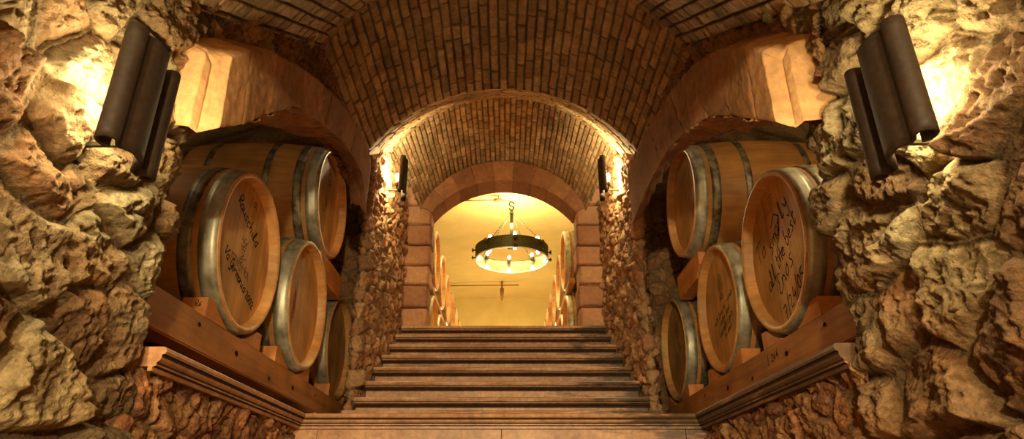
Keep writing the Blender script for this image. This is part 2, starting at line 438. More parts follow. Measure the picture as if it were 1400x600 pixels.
def vault(name, ys, prof, nphi, rows_along, seed, w=.066, L=.24, mat=M_BRICK, gap=.010, tone=1.0, fade=()):
    V = []; C = []
    ys = np.asarray(ys)
    path = None; prev = None; t = 0
    Ts = []
    for y in ys:
        a, zs, za = prof(y)
        if prev is not None: t += math.hypot(y - prev[0], za - prev[1])
        prev = (y, za); Ts.append(t)
    X = []; Z = []; RX = []; RZ = []; S = []
    for y in ys:
        a, zs, za = prof(y)
        x, z, rx, rz, s = arc_profile(a, zs, za, nphi)
        X.append(x); Z.append(z); RX.append(rx); RZ.append(rz); S.append(s)
    X, Z, RX, RZ, S = map(np.array, (X, Z, RX, RZ, S))
    T = np.broadcast_to(np.array(Ts)[:, None], X.shape); Yg = np.broadcast_to(ys[:, None], X.shape)
    Sm = np.broadcast_to(S.mean(0)[None, :], X.shape)
    if rows_along: h, c = bricks(Sm + 9, T + 3, w, L, seed, gap, base=srgb(180, 150, 110) * tone)
    else: h, c = bricks(T + 3, Sm + 9, w, L, seed, gap, base=srgb(180, 150, 110) * tone)
    for yf in fade: h = h * np.clip(np.abs(Yg - yf) / .02, 0, 1)
    # h is negative in joints -> joints move away from the room (outwards)
    P = np.stack([X - RX * h, Yg, Z - RZ * h], -1)
    o = mk(name, P, grid_faces(*X.shape), mat, None, True, c)
    o['kind'] = 'structure'
    return o

AW = 1.07
def prof_main(y):
    zs = float(spring(y)); return AW, zs, zs + (ZA - ZS)
def prof_up(y):
    k = (y - Y_UP) / (6.97 - Y_UP)
    return AW - .20 * k, 3.2 - .2 * k, 3.82 - .14 * k
def prof_ramp(y): zs = ZS + SL * (y - Y_CREASE) if y > .6 else ZS - SL * 2.5; return AW, zs, zs + (ZA - ZS)
def prof_level(y): return AW, ZS, ZA
def prof_rise(y): zs = ZS + (y - Y_EDGE) * (3.2 - ZS) / (Y_UP - Y_EDGE); return AW, zs, zs + (ZA - ZS)
vault('ceiling', np.concatenate([np.arange(-4.5, .9, .08), np.arange(.9, Y_CREASE + .05, .0063)]), prof_ramp, 430, True, 101, .078, .13)
vault('ceiling', np.append(np.arange(Y_CREASE - .04, Y_EDGE - .002, .0062), Y_EDGE), prof_level, 430, True, 101, .066, .22, fade=(Y_EDGE,))
vault('ceiling', np.append(np.arange(Y_EDGE, Y_UP + .02, .0085), Y_UP + .03), prof_rise, 330, False, 131, .10, .15, gap=.007, tone=1.15, fade=(Y_EDGE,))
vault('ceiling', np.arange(Y_UP - .03, 6.97, .009), prof_up, 360, True, 151, .056, .13, gap=.007, tone=1.1)

# ------------------------------------------------------------------ walls
XW = 1.115          # mortar plane; stones stand out towards the passage
for sd in (-1, 1):
    nm = 'wall_left' if sd < 0 else 'wall_right'
    # near wall of big stones, turning into the niche at y = 1.98
    pts = [(sd * XW, -4.5), (sd * XW, 2.0), (sd * 2.6, 2.0)]
    sa = [(0, 5.4, .06), (5.4, 6.75, .0052), (6.75, 7.9, .03)]
    seed = 11 if sd < 0 else 23
    def zhi(s, pts=pts): 
        y = np.clip(-4.5 + s, -4.5, 2.02)
        return np.where(s < 6.52, spring(y) + .06, np.clip(spring(2.0) + .06 + (s - 6.5) * 4, 0, 2.75))
    zl = np.concatenate([np.linspace(0, .36, 40, endpoint=False), np.linspace(.36, 1, 470)])
    def st(u, v, seed=seed):
        # stones shrink towards the niche corner
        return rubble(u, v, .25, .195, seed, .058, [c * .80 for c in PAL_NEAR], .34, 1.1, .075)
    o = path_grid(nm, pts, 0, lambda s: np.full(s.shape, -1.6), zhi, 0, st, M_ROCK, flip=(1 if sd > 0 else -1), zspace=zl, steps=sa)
    tag(o, kind='structure')
    # low wall of small stones beneath the coping
    pts = [(sd * 1.10, 1.9), (sd * 1.10, 3.62)]
    o = path_grid(nm, pts, .006, lambda s: np.full(s.shape, -1.6), lambda s: np.full(s.shape, .405), 0,
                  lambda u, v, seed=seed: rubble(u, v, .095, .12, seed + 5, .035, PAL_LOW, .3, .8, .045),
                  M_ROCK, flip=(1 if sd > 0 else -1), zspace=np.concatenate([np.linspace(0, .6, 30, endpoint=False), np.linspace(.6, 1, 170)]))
    tag(o, kind='structure')
    # wall over the niche arch
    pts = [(sd * 1.10, 1.7), (sd * 1.10, 4.6)]
    o = path_grid(nm, pts, .008, lambda s: np.interp(1.7 + s, [1.7, 2.0, 2.6, 3.4, 4.6], [1.25, 1.5, 1.85, 2.05, 2.1]),
                  lambda s: spring(1.7 + s) + .05, 110,
                  lambda u, v, seed=seed: rubble(u, v, .13, .17, seed + 9, .04, PAL_FAR, .3, .9, .06),
                  M_ROCK, flip=(1 if sd > 0 else -1))
    tag(o, kind='structure')
    # wall beside the upper flight, round its nose into the niche
    pts = [(sd * 1.09, 6.7), (sd * 1.09, 4.90), (sd * 1.095, 4.84), (sd * 1.11, 4.82), (sd * 1.125, 4.88), (sd * 1.23, 5.75), (sd * 2.6, 5.8)]
    o = path_grid(nm, pts, 0, lambda s: np.full(s.shape, .42),
                  lambda s: np.where(s < 2.1, spring(6.7 - s) + .07, 2.8), 330,
                  lambda u, v, seed=seed: rubble(u, v, .15, .12, seed + 13, .036, PAL_FAR, .35, .9, .06),
                  M_ROCKF, flip=(-1 if sd > 0 else 1), steps=[(0, 3.4, .0075), (3.4, 4.6, .03)])
    tag(o, kind='structure')
    # niche back wall and niche vault
    pts = [(sd * 2.6, 1.9), (sd * 2.6, 5.9)]
    o = path_grid(nm, pts, .03, lambda s: np.full(s.shape, .4), lambda s: np.full(s.shape, 2.85), 60,
                  lambda u, v, seed=seed: rubble(u, v, .2, .15, seed + 17, .04, PAL_FAR), M_ROCKF, flip=(1 if sd > 0 else -1))
    tag(o, kind='structure')
    yy = np.arange(1.9, 5.95, .025); k = np.linspace(0, 1, 60)
    xx = 1.09 + 1.55 * k; zz = 2.70 + .16 * np.sin(k * PI) - .32 * k ** 2
    Yg, Xg = np.meshgrid(yy, xx, indexing='ij'); Zg = np.broadcast_to(zz, Yg.shape)
    n = fbm2(Yg * 3, Xg * 3, 77, 5); n2 = 1 - np.abs(fbm2(Yg * 6, Xg * 1.5, 79, 3)) * 4
    P = np.stack([sd * Xg, Yg, Zg + n * .12 + n2 * .015], -1)
    c = srgb(196, 168, 120) * (1 + .5 * n[..., None])
    tag(mk('ceiling', P, grid_faces(*Yg.shape), M_ROCKF, None, True, c), kind='structure')

# ------------------------------------------------------------------ niche arches of cut stone
def niche_arch(sd):
    root = empty('stone_arch', (sd * .93, 1.8, 1.1))
    # intrados and extrados as (y, z) polylines, parameter 0..1
    ti = [0, .16, .32, .48, .64, .80, .92, 1.0]
    if sd < 0:
        iy = [1.80, 2.02, 2.25, 2.51, 2.90, 3.40, 3.85, 4.04]; iz = [1.12, 1.27, 1.47, 1.685, 1.84, 2.00, 2.06, 1.88]
        ey = [1.80, 1.98, 2.17, 2.48, 2.95, 3.47, 3.90, 4.08]; ez = [1.40, 1.58, 1.72, 1.89, 2.09, 2.26, 2.31, 2.27]
    else:
        iy = [1.80, 1.98, 2.20, 2.45, 2.78, 3.20, 3.72, 4.25]; iz = [1.14, 1.27, 1.43, 1.59, 1.73, 1.84, 1.88, 1.86]
        ey = [1.80, 1.98, 2.20, 2.55, 2.95, 3.40, 3.85, 4.30]; ez = [1.42, 1.60, 1.77, 1.96, 2.09, 2.19, 2.25, 2.28]
    tt = np.linspace(0, 1, 60)
    def sm(ys, zs):
        y = np.interp(tt, ti, ys); z = np.interp(tt, ti, zs)
        for _ in range(3):
            y[1:-1] = (y[:-2] + 2 * y[1:-1] + y[2:]) / 4; z[1:-1] = (z[:-2] + 2 * z[1:-1] + z[2:]) / 4
        return y, z
    iY, iZ = sm(iy, iz); eY, eZ = sm(ey, ez)
    cuts = [0, .17, .34, .50, .66, .83, 1.0]
    for k in range(6):
        a0, a1 = cuts[k] + (.0005 if k else 0), cuts[k + 1] - .0005
        last = k == 5
        def fn(a, b, c, a0=a0, a1=a1, last=last):
            t = a0 + (a1 - a0) * a
            y0 = np.interp(t, tt, iY); z0 = np.interp(t, tt, iZ); y1 = np.interp(t, tt, eY); z1 = np.interp(t, tt, eZ)
            dep = np.interp(t, [0, .3, .62, .78, 1], [.27, .45, .46, .19, .16] if sd < 0 else [.27, .40, .40, .14, .11])
            x = .93 + dep * c
            far = np.clip((t - .62) / .16, 0, 1)
            y0 = y0 + .20 * c * far; z0 = z0 + (.03 + .10 * far) * c; z1 = z1 + .15 * c
            if a0 == 0:     # rough boss at the front corner
                q = np.clip(1 - a / .28, 0, 1) * np.clip(1 - c / .25, 0, 1)
                x = x + .05 * q; y0 = y0 + .03 * q; y1 = y1 + .03 * q
            P = np.stack([sd * x - sd * .93, y0 + (y1 - y0) * b - 1.8, z0 + (z1 - z0) * b - 1.1], -1)
            return P
        base = [srgb(206, 158, 110), srgb(166, 122, 82), srgb(156, 112, 76), srgb(168, 124, 88), srgb(162, 118, 86), srgb(156, 114, 82)][k]
        o = hexa('voussoir', fn, (46 if k else 60, 44, 34), M_CUT, root, amp=.014 if k else .008, base=base, seed=k + (0 if sd < 0 else 20), rough_faces=(2,) if k else (), rough_amp=.035, inset=.005, colvar=.4 if k else .2)
        if k == 0: o['label'] = 'pale dressed springer block with a smooth cut end'
    # the rough corner boss beside the smooth cut end
    return root
aL = niche_arch(-1)
tag(aL, 'brown cut stone arch over the left barrel niche', 'arch', 'stone arches over the niches')
aR = niche_arch(1)
tag(aR, 'brown cut stone arch over the right barrel niche', 'arch', 'stone arches over the niches')

# ------------------------------------------------------------------ doorway arch at the stair head
dr = empty('stone_archway', (0, Y_DOOR, 1.71))
DH, DS, DAi, DAo = .80, 3.03, 3.43, 3.68
rng = np.random.default_rng(3)
for sd in (-1, 1):
    z = 1.715; k = 0
    while z < 3.85:
        hgt = .235 + rng.uniform(-.015, .02)
        z1 = z + hgt
        win = DH + rng.uniform(-.012, .02) if z < 2.95 else DH + .03 + (z - 2.95) * .5
        def fn(a, b, c, z=z, z1=z1, win=win):
            return np.stack([sd * (win + (1.10 - win) * a), (.0 + .33 * c), z + .004 + (z1 - z - .008) * b - 1.71], -1)
        base = [srgb(174, 124, 90), srgb(158, 110, 80), srgb(182, 134, 98)][k % 3]
        hexa('quoin', fn, (16, 14, 12), M_QUOIN, dr, amp=.006, base=base, seed=k + 40 + sd * 7, inset=.02)
        z = z1; k += 1
nv = 9
def arc_at(t, a, zs, za):
    r = za - zs; R = (a * a + r * r) / (2 * r); ph = math.asin(a / R) if r < a else PI - math.asin(a / R)
    th = -ph + 2 * ph * t
    return R * np.sin(th), za - R + R * np.cos(th)
for k in range(nv):
    def fn(a, b, c, k=k):
        t = (k - .012 + 1.024 * a) / nv
        x0, z0 = arc_at(t, DH, DS, DAi); x1, z1 = arc_at(t, .93, 3.10, DAo + .01)
        return np.stack([x0 + (x1 - x0) * b, -.02 + .34 * c, z0 + (z1 - z0) * b - 1.71], -1)
    hexa('voussoir', fn, (16, 16, 14), M_QUOIN, dr, amp=.006, base=[srgb(160, 114, 80), srgb(174, 126, 90), srgb(150, 106, 76)][k % 3], seed=k + 70, inset=.007)
tag(dr, 'stone archway framing the bright room at the head of the stairs', 'archway')

# ------------------------------------------------------------------ dais, coping and stairs
PROF = [(-.22, .40), (-.22, .46), (.030, .46), (.036, .455), (.038, .445), (.034, .438), (.026, .436), (.026, .428), (.024, .420), (.016, .414), (.014, .408), (.014, .402), (.004, .398), (.004, .386), (-.01, .386), (-.01, .40)]
def coping(name, a, b, ma=0, mb=0):
    """straight length of molding from a to b, mitred by ma/mb (shift along travel per unit out)"""
    a = Vector(a); b = Vector(b); t = (b - a).normalized(); nr = Vector((-t.y, t.x))
    ns = 14
    V = []
    for s in range(ns + 1):
        for o_, z in PROF:
            p = a + nr * o_ + t * (o_ * ma)
            q = b + nr * o_ + t * (o_ * mb)
            c = p.lerp(q, s / ns); V.append((c.x, c.y, z))
    n = len(PROF); F = []
    for s in range(ns):
        for i in range(n):
            j = (i + 1) % n
            F.append((s * n + i, s * n + j, (s + 1) * n + j, (s + 1) * n + i))
    F.append(tuple(range(n))[::-1]); F.append(tuple(range(ns * n, ns * n + n)))
    mi = [(1 if (f % n) in (5, 6, 9, 11) else 0) for f in range(ns * n)] + [0, 0]  # undercut faces darkened: molding shade painted in along with the dirt
    return tag(mk(name, V, F, [M_MARBLE, M_GROOVE_SHADE], None, False, midx=mi), kind='structure')
XC = 1.055; YC = 3.56
# travel chosen so that the outside (left of travel) faces the passage
coping('trim_1', (-XC, YC), (-XC, 2.0), ma=1, mb=0)
coping('trim_2', (XC, YC), (-XC, YC), ma=1, mb=-1)
coping('trim_3', (XC, 1.95), (XC, YC), ma=0, mb=-1)

def slab_set(name, x0, x1, y0, y1, z0, z1, bev=.004):
    return tag(box(name, x0, x1, y0, y1, z0, z1, M_MARBLE, None, bev), kind='structure')
# front face of the dais: two big slabs and narrow corner slips
for a_, b_ in ((-1.13, -.965), (-.963, .005), (.007, .975), (.977, 1.13)):
    slab_set('dais_panel', a_, b_, 3.58, 3.66, -1.6, .398)
tag(box('floor', -1.2, 1.2, -4.6, 3.7, -1.7, -1.6, M_FLOOR), kind='structure')
tag(box('floor', -1.06, 1.06, 3.74, 5.9, .36, .445, M_MARBLE), kind='structure')
for sd in (-1, 1):
    x = sorted((sd * 1.13, sd * 2.7))
    tag(box('floor', x[0], x[1], 1.9, 5.95, .30, .445, M_FLOOR), kind='structure')
st = empty('staircase', (0, 4.37, .445)); tag(st, kind='structure')
TP = [(.0, 0), (.30, 0), (.30, -.064), (.050, -.064), (.046, -.054), (.026, -.050), (.024, -.040), (.012, -.037), (.012, -.032), (-.002, -.028), (-.007, -.018), (-.006, -.006)]
for i in range(-1, 7):
    y = 4.67 + .302 * i; z = .718 + .1643 * i if i >= 0 else .588
    zb = (.718 + .1643 * (i - 1)) if i > 0 else (.588 if i == 0 else .445)
    hw = 1.035
    ext = .302 if i < 6 else .50
    V = []; nn = 12
    jit = np.random.default_rng(i + 5)
    for s in range(nn + 1):
        x = -hw + 2 * hw * s / nn
        for k, (dy, dz) in enumerate(TP):
            w = jit.uniform(-.0022, .0022) if k in (0, 9, 10, 11) else 0
            V.append((x, y + (ext if dy == .30 else dy) - 4.37 + w, z + dz + w * .6 - .445))
    n = len(TP); F = []
    for s in range(nn):
        for k in range(n):
            j = (k + 1) % n
            F.append((s * n + k, s * n + j, (s + 1) * n + j, (s + 1) * n + k))
    F.append(tuple(range(n))[::-1]); F.append(tuple(range(nn * n, nn * n + n)))
    mi = [(1 if (f % n) in (3, 4, 5, 8) else 0) for f in range(nn * n)] + [0, 0]  # dark line below each nosing: painted shade as well as grime
    mk('tread', V, F, [M_MARBLE, M_GROOVE_SHADE], st, False, midx=mi)
    bm = bmesh.new(); bmesh.ops.create_cube(bm, size=1)
    for v in bm.verts: v.co = Vector((v.co.x * 2 * hw * .995, y + .052 + .02 + v.co.y * .04 - 4.37, (zb + z - .064) / 2 + v.co.z * (z - .064 - zb) - .445))
    bmesh.ops.bevel(bm, geom=bm.edges[:], offset=.003, segments=1, affect='EDGES')
    bm_obj('riser', bm, M_MARBLE, st)

# ------------------------------------------------------------------ stroke lettering
G = {  # polylines on a 4 x 8 grid, y up, baseline 0
 'a': ['3 4 1 4 0 2 1 0 3 1 3 4 3 0 4 1'], 'b': ['0 8 0 0 2 0 3 2 2 4 0 3'], 'c': ['3 4 1 4 0 2 1 0 3 0'], 'd': ['3 4 1 4 0 2 1 0 3 1 3 8 3 0'],
 'e': ['0 2 3 2 2 4 1 4 0 2 1 0 3 0'], 'g': ['3 4 1 4 0 2 1 0 3 1 3 4 3 -3 1 -4 0 -2 4 1'], 'h': ['0 8 0 0 1 4 2 4 3 3 3 0'], 'i': ['1 4 1 0 2 1', '1 6 1.2 6.3'],
 'k': ['0 8 0 0', '3 4 0 2 3 0'], 'l': ['1 0 0 1 1 8 2 8 1 1 2 0 3 1'], 'm': ['0 4 0 0 0 3 1 4 2 3 2 0 2 3 3 4 4 3 4 0'], 'n': ['0 4 0 0 0 3 1 4 3 3 3 0 4 1'],
 'o': ['2 4 0 3 0 1 1 0 3 1 3 3 2 4 3 4'], 'r': ['0 4 0 0 0 3 2 4 3 4'], 's': ['3 4 1 4 1 3 3 1 2 0 0 0'], 't': ['1 7 1 0 2 0 3 1', '0 5 3 5'], 'u': ['0 4 0 1 1 0 3 1 3 4 3 0 4 1'],
 'v': ['0 4 1 0 3 4'], 'w': ['0 4 1 0 2 3 3 0 4 4'], 'x': ['0 4 3 0', '3 4 0 0'], 'y': ['0 4 1 1 3 2', '3 4 3 -3 1 -4 0 -2'], 'z': ['0 4 3 4 0 0 3 0'],
 'A': ['0 0 2 8 4 0', '1 3 3 3'], 'E': ['4 7 2 8 1 6 2 4 0 2 1 0 4 1'], 'G': ['4 7 2 8 0 5 1 1 3 1 4 4 2 4', '4 4 3 -3 1 -2'], 'M': ['0 0 0 8 2 3 4 8 4 0'],
 'N': ['0 0 0 8 4 0 4 8'], 'I': ['1 0 1 8'], 'R': ['1 0 0 8 3 8 4 6 3 4 1 4 4 0 5 1'], 'S': ['4 7 2 8 0 6 4 3 3 0 0 1'], 'T': ['2 0 2 8', '-1 7 2 8 5 8'], 'V': ['-1 7 0 8 1 0 4 8 5 7'],
 '0': ['2 6 0 4 0 1 2 0 3 2 3 4 2 6'], '2': ['0 5 2 6 3 4 0 0 4 0'], '3': ['0 6 3 6 1 4 3 2 2 0 0 0'], '4': ['2 6 0 2 4 2', '3 4 3 -1'], '5': ['3 6 0 6 0 4 3 3 2 0 0 0'], '7': ['0 6 4 6 1 0', '1 3 3 3'],
 '6': ['3 6 0 3 1 0 3 1 2 3 0 2'], '1': ['0 4 2 6 2 0'], '/': ['0 -1 3 8'], ' ': [], '.': ['1 0 1.3 .3']}
def strokes(text, size, slant=.25, spread=5.0):
    out = []; x = 0
    for ch in text:
        for pl in G.get(ch, []):
            v = list(map(float, pl.split()))
            pts = [(v[i], v[i + 1]) for i in range(0, len(v), 2)]
            # soften with one Chaikin pass
            q = [pts[0]]
            for p0, p1 in zip(pts[:-1], pts[1:]):
                q += [(.75 * p0[0] + .25 * p1[0], .75 * p0[1] + .25 * p1[1]), (.25 * p0[0] + .75 * p1[0], .25 * p0[1] + .75 * p1[1])]
            q.append(pts[-1])
            out.append([((x + px + py * slant) * size / 8, py * size / 8) for px, py in q])
        x += spread if ch not in ' i/.' else 3.2
    return out, x * size / 8

class Ink:
    """thin flat ribbons on a plane; (u, v) on the plane, n outwards"""
    def __init__(s, o, u, v, n, w=.004): s.o, s.u, s.v, s.n, s.w = map(lambda q: Vector(q) if not isinstance(q, float) else q, (o, u, v, n, w)); s.V = []; s.F = []; s.done = []
    def line(s, pts, w=None):
        w = (w or s.w) / 2
        for a, b in zip(pts[:-1], pts[1:]):
            d = Vector((b[0] - a[0], b[1] - a[1])); L = d.length
            if L < 1e-6: continue
            d /= L; q = Vector((-d.y, d.x)) * w; e = d * w * .5
            base = len(s.V)
            for c in ((a[0] - e.x + q.x, a[1] - e.y + q.y), (a[0] - e.x - q.x, a[1] - e.y - q.y), (b[0] + e.x - q.x, b[1] + e.y - q.y), (b[0] + e.x + q.x, b[1] + e.y + q.y)):
                p = s.o + s.u * c[0] + s.v * c[1]; s.V.append(p + s.n * .0010)
            s.F.append((base, base + 1, base + 2, base + 3))
    def text(s, t, x, y, size, ang=0., slant=.25, spread=5.0, center=True, w=None):
        misc = (s.V, s.F); ca, sa = math.cos(ang), math.sin(ang)
        total = strokes(t, size, slant, spread)[1]; off = -total / 2 if center else 0
        for word in t.split(' '):
            s.V, s.F = [], []
            st_, wd = strokes(word, size, slant, spread)
            for pl in st_:
                s.line([(x + (px + off) * ca - py * sa, y + (px + off) * sa + py * ca) for px, py in pl], w)
            s.done.append((s.V, s.F)); off += wd + 3.2 * size / 8
        s.V, s.F = misc
    def oval(s, x, y, rx, ry, n=16, w=None):
        s.line([(x + rx * math.cos(2 * PI * k / n), y + ry * math.sin(2 * PI * k / n)) for k in range(n + 1)], w)
    def make(s, name, mat, parent):
        for V, F in s.done + ([(s.V, s.F)] if s.V else []): mk(name, V, F, mat, parent, False)

# ------------------------------------------------------------------ barrels
R_H, R_B, LEN = .398, .448, 1.12
def rad(x):         # barrel radius at distance x from the front head end
    u = (x - LEN / 2) / (LEN / 2)
    return R_B - (R_B - R_H) * abs(u) ** 2.1
def lathe(profile, n, closed=False):
    V = []; F = []
    for x, r in profile:
        for k in range(n):
            a = 2 * PI * k / n; V.append((x, r * math.cos(a), r * math.sin(a)))
    m = len(profile)
    for i in range(m - 1 if not closed else m):
        for k in range(n):
            j = (i + 1) % m
            F.append((i * n + k, i * n + (k + 1) % n, j * n + (k + 1) % n, j * n + k))
    return V, F
def make_barrel(seg=96):
    """axis along local -x from the front head; origin at the bottom of the front rim"""
    root = empty('wine_barrel', (0, 0, 0))
    def put(V): return [(-x, y, z + R_H) for x, y, z in V]
    # staves with chimes, one closed skin; slight stave flats
    pr = [(.052, R_H - .036), (.010, R_H - .026), (.0, R_H - .020), (.0, R_H - .004), (.004, R_H)]
    pr += [(x, rad(x)) for x in np.linspace(.02, LEN - .02, 26)]
    pr += [(LEN - .004, R_H), (LEN, R_H - .004), (LEN, R_H - .02), (LEN - .010, R_H - .026), (LEN - .052, R_H - .036)]
    V, F = lathe(pr, seg)
    rng = np.random.default_rng(2)
    o = mk('staves', put(V), F, [M_STAVE, M_CHIME], root, True)
    for p in o.data.polygons:
        c = p.center.x
        if c > -.006 or c < -(LEN - .006) or (Vector((0, p.center.y, p.center.z - R_H)).length < R_H - .02): p.material_index = 1
    for e0, e1 in ((.052, .058), (LEN - .058, LEN - .052)):
        V, F = lathe([(e0, 0.0005), (e0, R_H - .030), (e1, R_H - .030), (e1, 0.0005)], 64)
        mk('head', put(V), F, M_HEAD, root, False)
    def hoop(x0, x1, mat, off=.0035):
        xs = np.linspace(x0, x1, 4)
        pr = [(xs[0], rad(xs[0]) - .002)] + [(x, rad(x) + off) for x in xs] + [(xs[-1], rad(xs[-1]) - .002)]
        V, F = lathe(pr, seg); h = mk('hoop', put(V), F, mat, root, True)
        return h
    hoop(.007, .083, M_HOOP); hoop(.110, .168, M_HOOPD); hoop(.33, .375, M_HOOPD)
    hoop(LEN - .375, LEN - .33, M_HOOPD); hoop(LEN - .168, LEN - .110, M_HOOPD); hoop(LEN - .083, LEN - .007, M_HOOP)
    return root
def stave_lines(root):
    """dark joints between the staves"""
    pass
def copy_tree(o, parent=None):
    c = o.copy(); COL.objects.link(c)
    if parent is not None: c.parent = parent
    for ch in list(o.children):
        copy_tree(ch, c)
    return c
proto = make_barrel()
def place(o, x, y, zbot, sd, roll=0.0):
    """sd -1: left niche, head faces +x"""
    o.location = (x, y, zbot + ZO); o.rotation_euler = (0, 0, 0 if sd < 0 else PI)
used = [False]
def barrel(x, y, zbot, sd, label, group=None, src=None):
    if not used[0]: o = proto; used[0] = True
    else: o = copy_tree(proto)
    place(o, x, y, zbot, sd); tag(o, label, 'barrel', group)
    return o
BL = {}
ZB = .780
clean = {}
specs = [
 ('L1', -1.24, 3.05, ZB, -1, 'nearest barrel in the left niche, burnt crest between two handwritten lines on its head'),
 ('L2', -1.21, 3.97, ZB, -1, 'middle barrel of the lower left row, red wine smears on its plain head'),
 ('L3', -1.29, 5.17, ZB, -1, 'farthest barrel of the lower left row, plain head beside the rubble wall of the stairs'),
 ('L4', -1.24, 4.33, 1.655, -1, 'oak barrel on top of the left rack, faint vertical writing on its head'),
 ('R1', 1.345, 3.03, ZB, 1, 'nearest barrel in the right niche, large black handwriting covering its head'),
 ('R2', 1.365, 4.03, ZB, 1, 'middle barrel of the lower right row, small oval emblem above lines of handwriting'),
 ('R3', 1.365, 5.20, ZB, 1, 'farthest barrel of the lower right row, oval emblem and one short scribble on its head'),
 ('R4', 1.30, 4.30, 1.655, 1, 'oak barrel on top of the right rack, head bearing faint pencil marks')]
def head_ink(b, w=.004):
    # head plane in local space at x = -.052, u runs to the right as seen from the passage
    return Ink((-.052, 0, R_H), (0, 1, 0), (0, 0, 1), (1, 0, 0), w)
for key, x, y, z, sd, lab in specs:
    BL[key] = barrel(x, y, z, sd, lab, 'wine barrels in the side niches')
# right barrels are turned half round, their local +y points to the viewer: reads left to right from the passage as well
i = head_ink('L1', .0075)
i.text('Rauschild', -.0, .145, .068, -.42, .2, 4.6)
i.make('handwriting', M_INK, BL['L1']); i = head_ink('L1', .0075)
i.text('Va Germania', -.055, -.135, .060, -.34, .25, 4.0); i.text('2002', .17, -.215, .055, -.34, .1, 4.4)
i.make('handwriting', M_INK, BL['L1'])
i = head_ink('L1', .006)
for k in range(9):
    a = k * .7; i.line([(-.035 + .012 * k * .8 + .02 * math.sin(a * 3), .06 - .012 * k), (.0 + .03 * math.cos(a * 2), .05 - .013 * k), (.045 - .006 * k, .065 - .016 * k)])
i.line([(-.03, .08), (-.01, .05), (.01, .08), (.03, .05), (.05, .075)])
i.text('HENSIKA'.replace('H', 'N').replace('K', 'R'), .0, -.10, .052, -.12, 0, 5.4)
i.line([(-.12, -.04), (-.06, -.05), (.0, -.065), (.1, -.08)])
i.text('INI', .05, .26, .05, -.1, 0, 5)
i.make('burnt_crest', M_INKB, BL['L1'])
i = head_ink('L2', .012)
for k in range(7):
    i.line([(-.17 + .015 * (k % 3), .10 - .03 * k), (-.15 + .012 * k % .03, .06 - .03 * k), (-.16, .02 - .03 * k)])
    i.line([(-.12, .12 - .03 * k), (-.13 + .01 * (k % 2), .09 - .035 * k)])
i.make('red_smear', M_INKR, BL['L2'])
i = head_ink('L4', .005)
i.text('Gl', .04, .16, .10, .6, .3); i.text('hil', -.02, -.04, .10, .9, .3); i.line([(-.06, -.1), (0, -.02), (.02, .08)])
i.make('handwriting', M_INK, BL['L4'])
i = head_ink('R1', .0065)
i.text('To', -.21, .03, .11, .30, .25, 5.5); i.text('smarly', .04, .10, .10, .55, .2, 4.4)
i.text('all the best', .02, -.045, .085, .50, .3, 3.9)
i.text('Enos', .03, -.15, .10, .52, .3, 5.0); i.text('7/24/05', .08, -.27, .085, .45, .2, 4.6)
i.line([(-.06, .15), (.0, .20), (.05, .17), (.02, .09), (-.02, .03), (0, -.01), (.05, .0)])
for k in range(4): i.line([(-.10 + .0 * k, .225 + .022 * k), (.02, .245 + .022 * k)], .003)
i.make('handwriting', M_INK, BL['R1'])
def oval_emblem(i, x, y):
    i.oval(x, y, .042, .06); i.oval(x, y, .028, .042)
    i.line([(x - .015, y - .03), (x, y + .035), (x + .016, y - .03)]); i.line([(x - .03, y - .07), (x + .03, y - .07)])
i = head_ink('R2', .0045); oval_emblem(i, -.0, .16); i.text('2003', 0, .055, .035, 0, 0, 5.0)
for k, t in enumerate(('with love to friends', 'Vielen dank', 'und alles gute', 'Benjamin')):
    i.text(t, -.0 + .01 * k, -.02 - .052 * k, .042, .30, .35, 4.2)
i.make('handwriting', M_INK, BL['R2'])
i = head_ink('R3', .0045); oval_emblem(i, -.0, .16); i.text('11', 0, .05, .035, 0, 0, 5.0); i.text('le Sa', .0, -.05, .075, .55, .3, 4.4)
i.make('handwriting', M_INK, BL['R3'])
i = head_ink('R4', .004); i.text('III', 0, .03, .07, .2, .3, 3.0)
for k in range(4): i.line([(-.07, .16 + .02 * k), (.07, .20 + .02 * k)], .003)
i.make('handwriting', M_INK, BL['R4'])

# ------------------------------------------------------------------ racks: timbers, spacers and wedges
def rock_beam(name, x0, x1, y0, y1, z0, z1, label, group=None):
    bm = bmesh.new(); bmesh.ops.create_cube(bm, size=1)
    for v in bm.verts: v.co = Vector((v.co.x * (x1 - x0), v.co.y * (y1 - y0), v.co.z * (z1 - z0)))
    bmesh.ops.bevel(bm, geom=bm.edges[:], offset=.006, segments=2, affect='EDGES')
    o = bm_obj(name, bm, M_BEAM)
    o.location = ((x0 + x1) / 2, (y0 + y1) / 2, (z0 + z1) / 2 + ZO)
    return tag(o, label, 'timber', group)
def knots(o, hx, spots, sd):
    i = Ink((hx, 0, 0), (0, 1, 0), (0, 0, 1), (-sd, 0, 0), .006)
    for y, z, s in spots:
        i.oval(y, z, .008 * s, .005 * s, 8, .004 * s); i.oval(y, z, .004 * s, .003 * s, 6, .004 * s)
        i.line([(y - .03 * s, z + .01), (y, z), (y + .035 * s, z - .012)], .0018)
    i.make('knots', M_INKB, o)
ZBT = .755
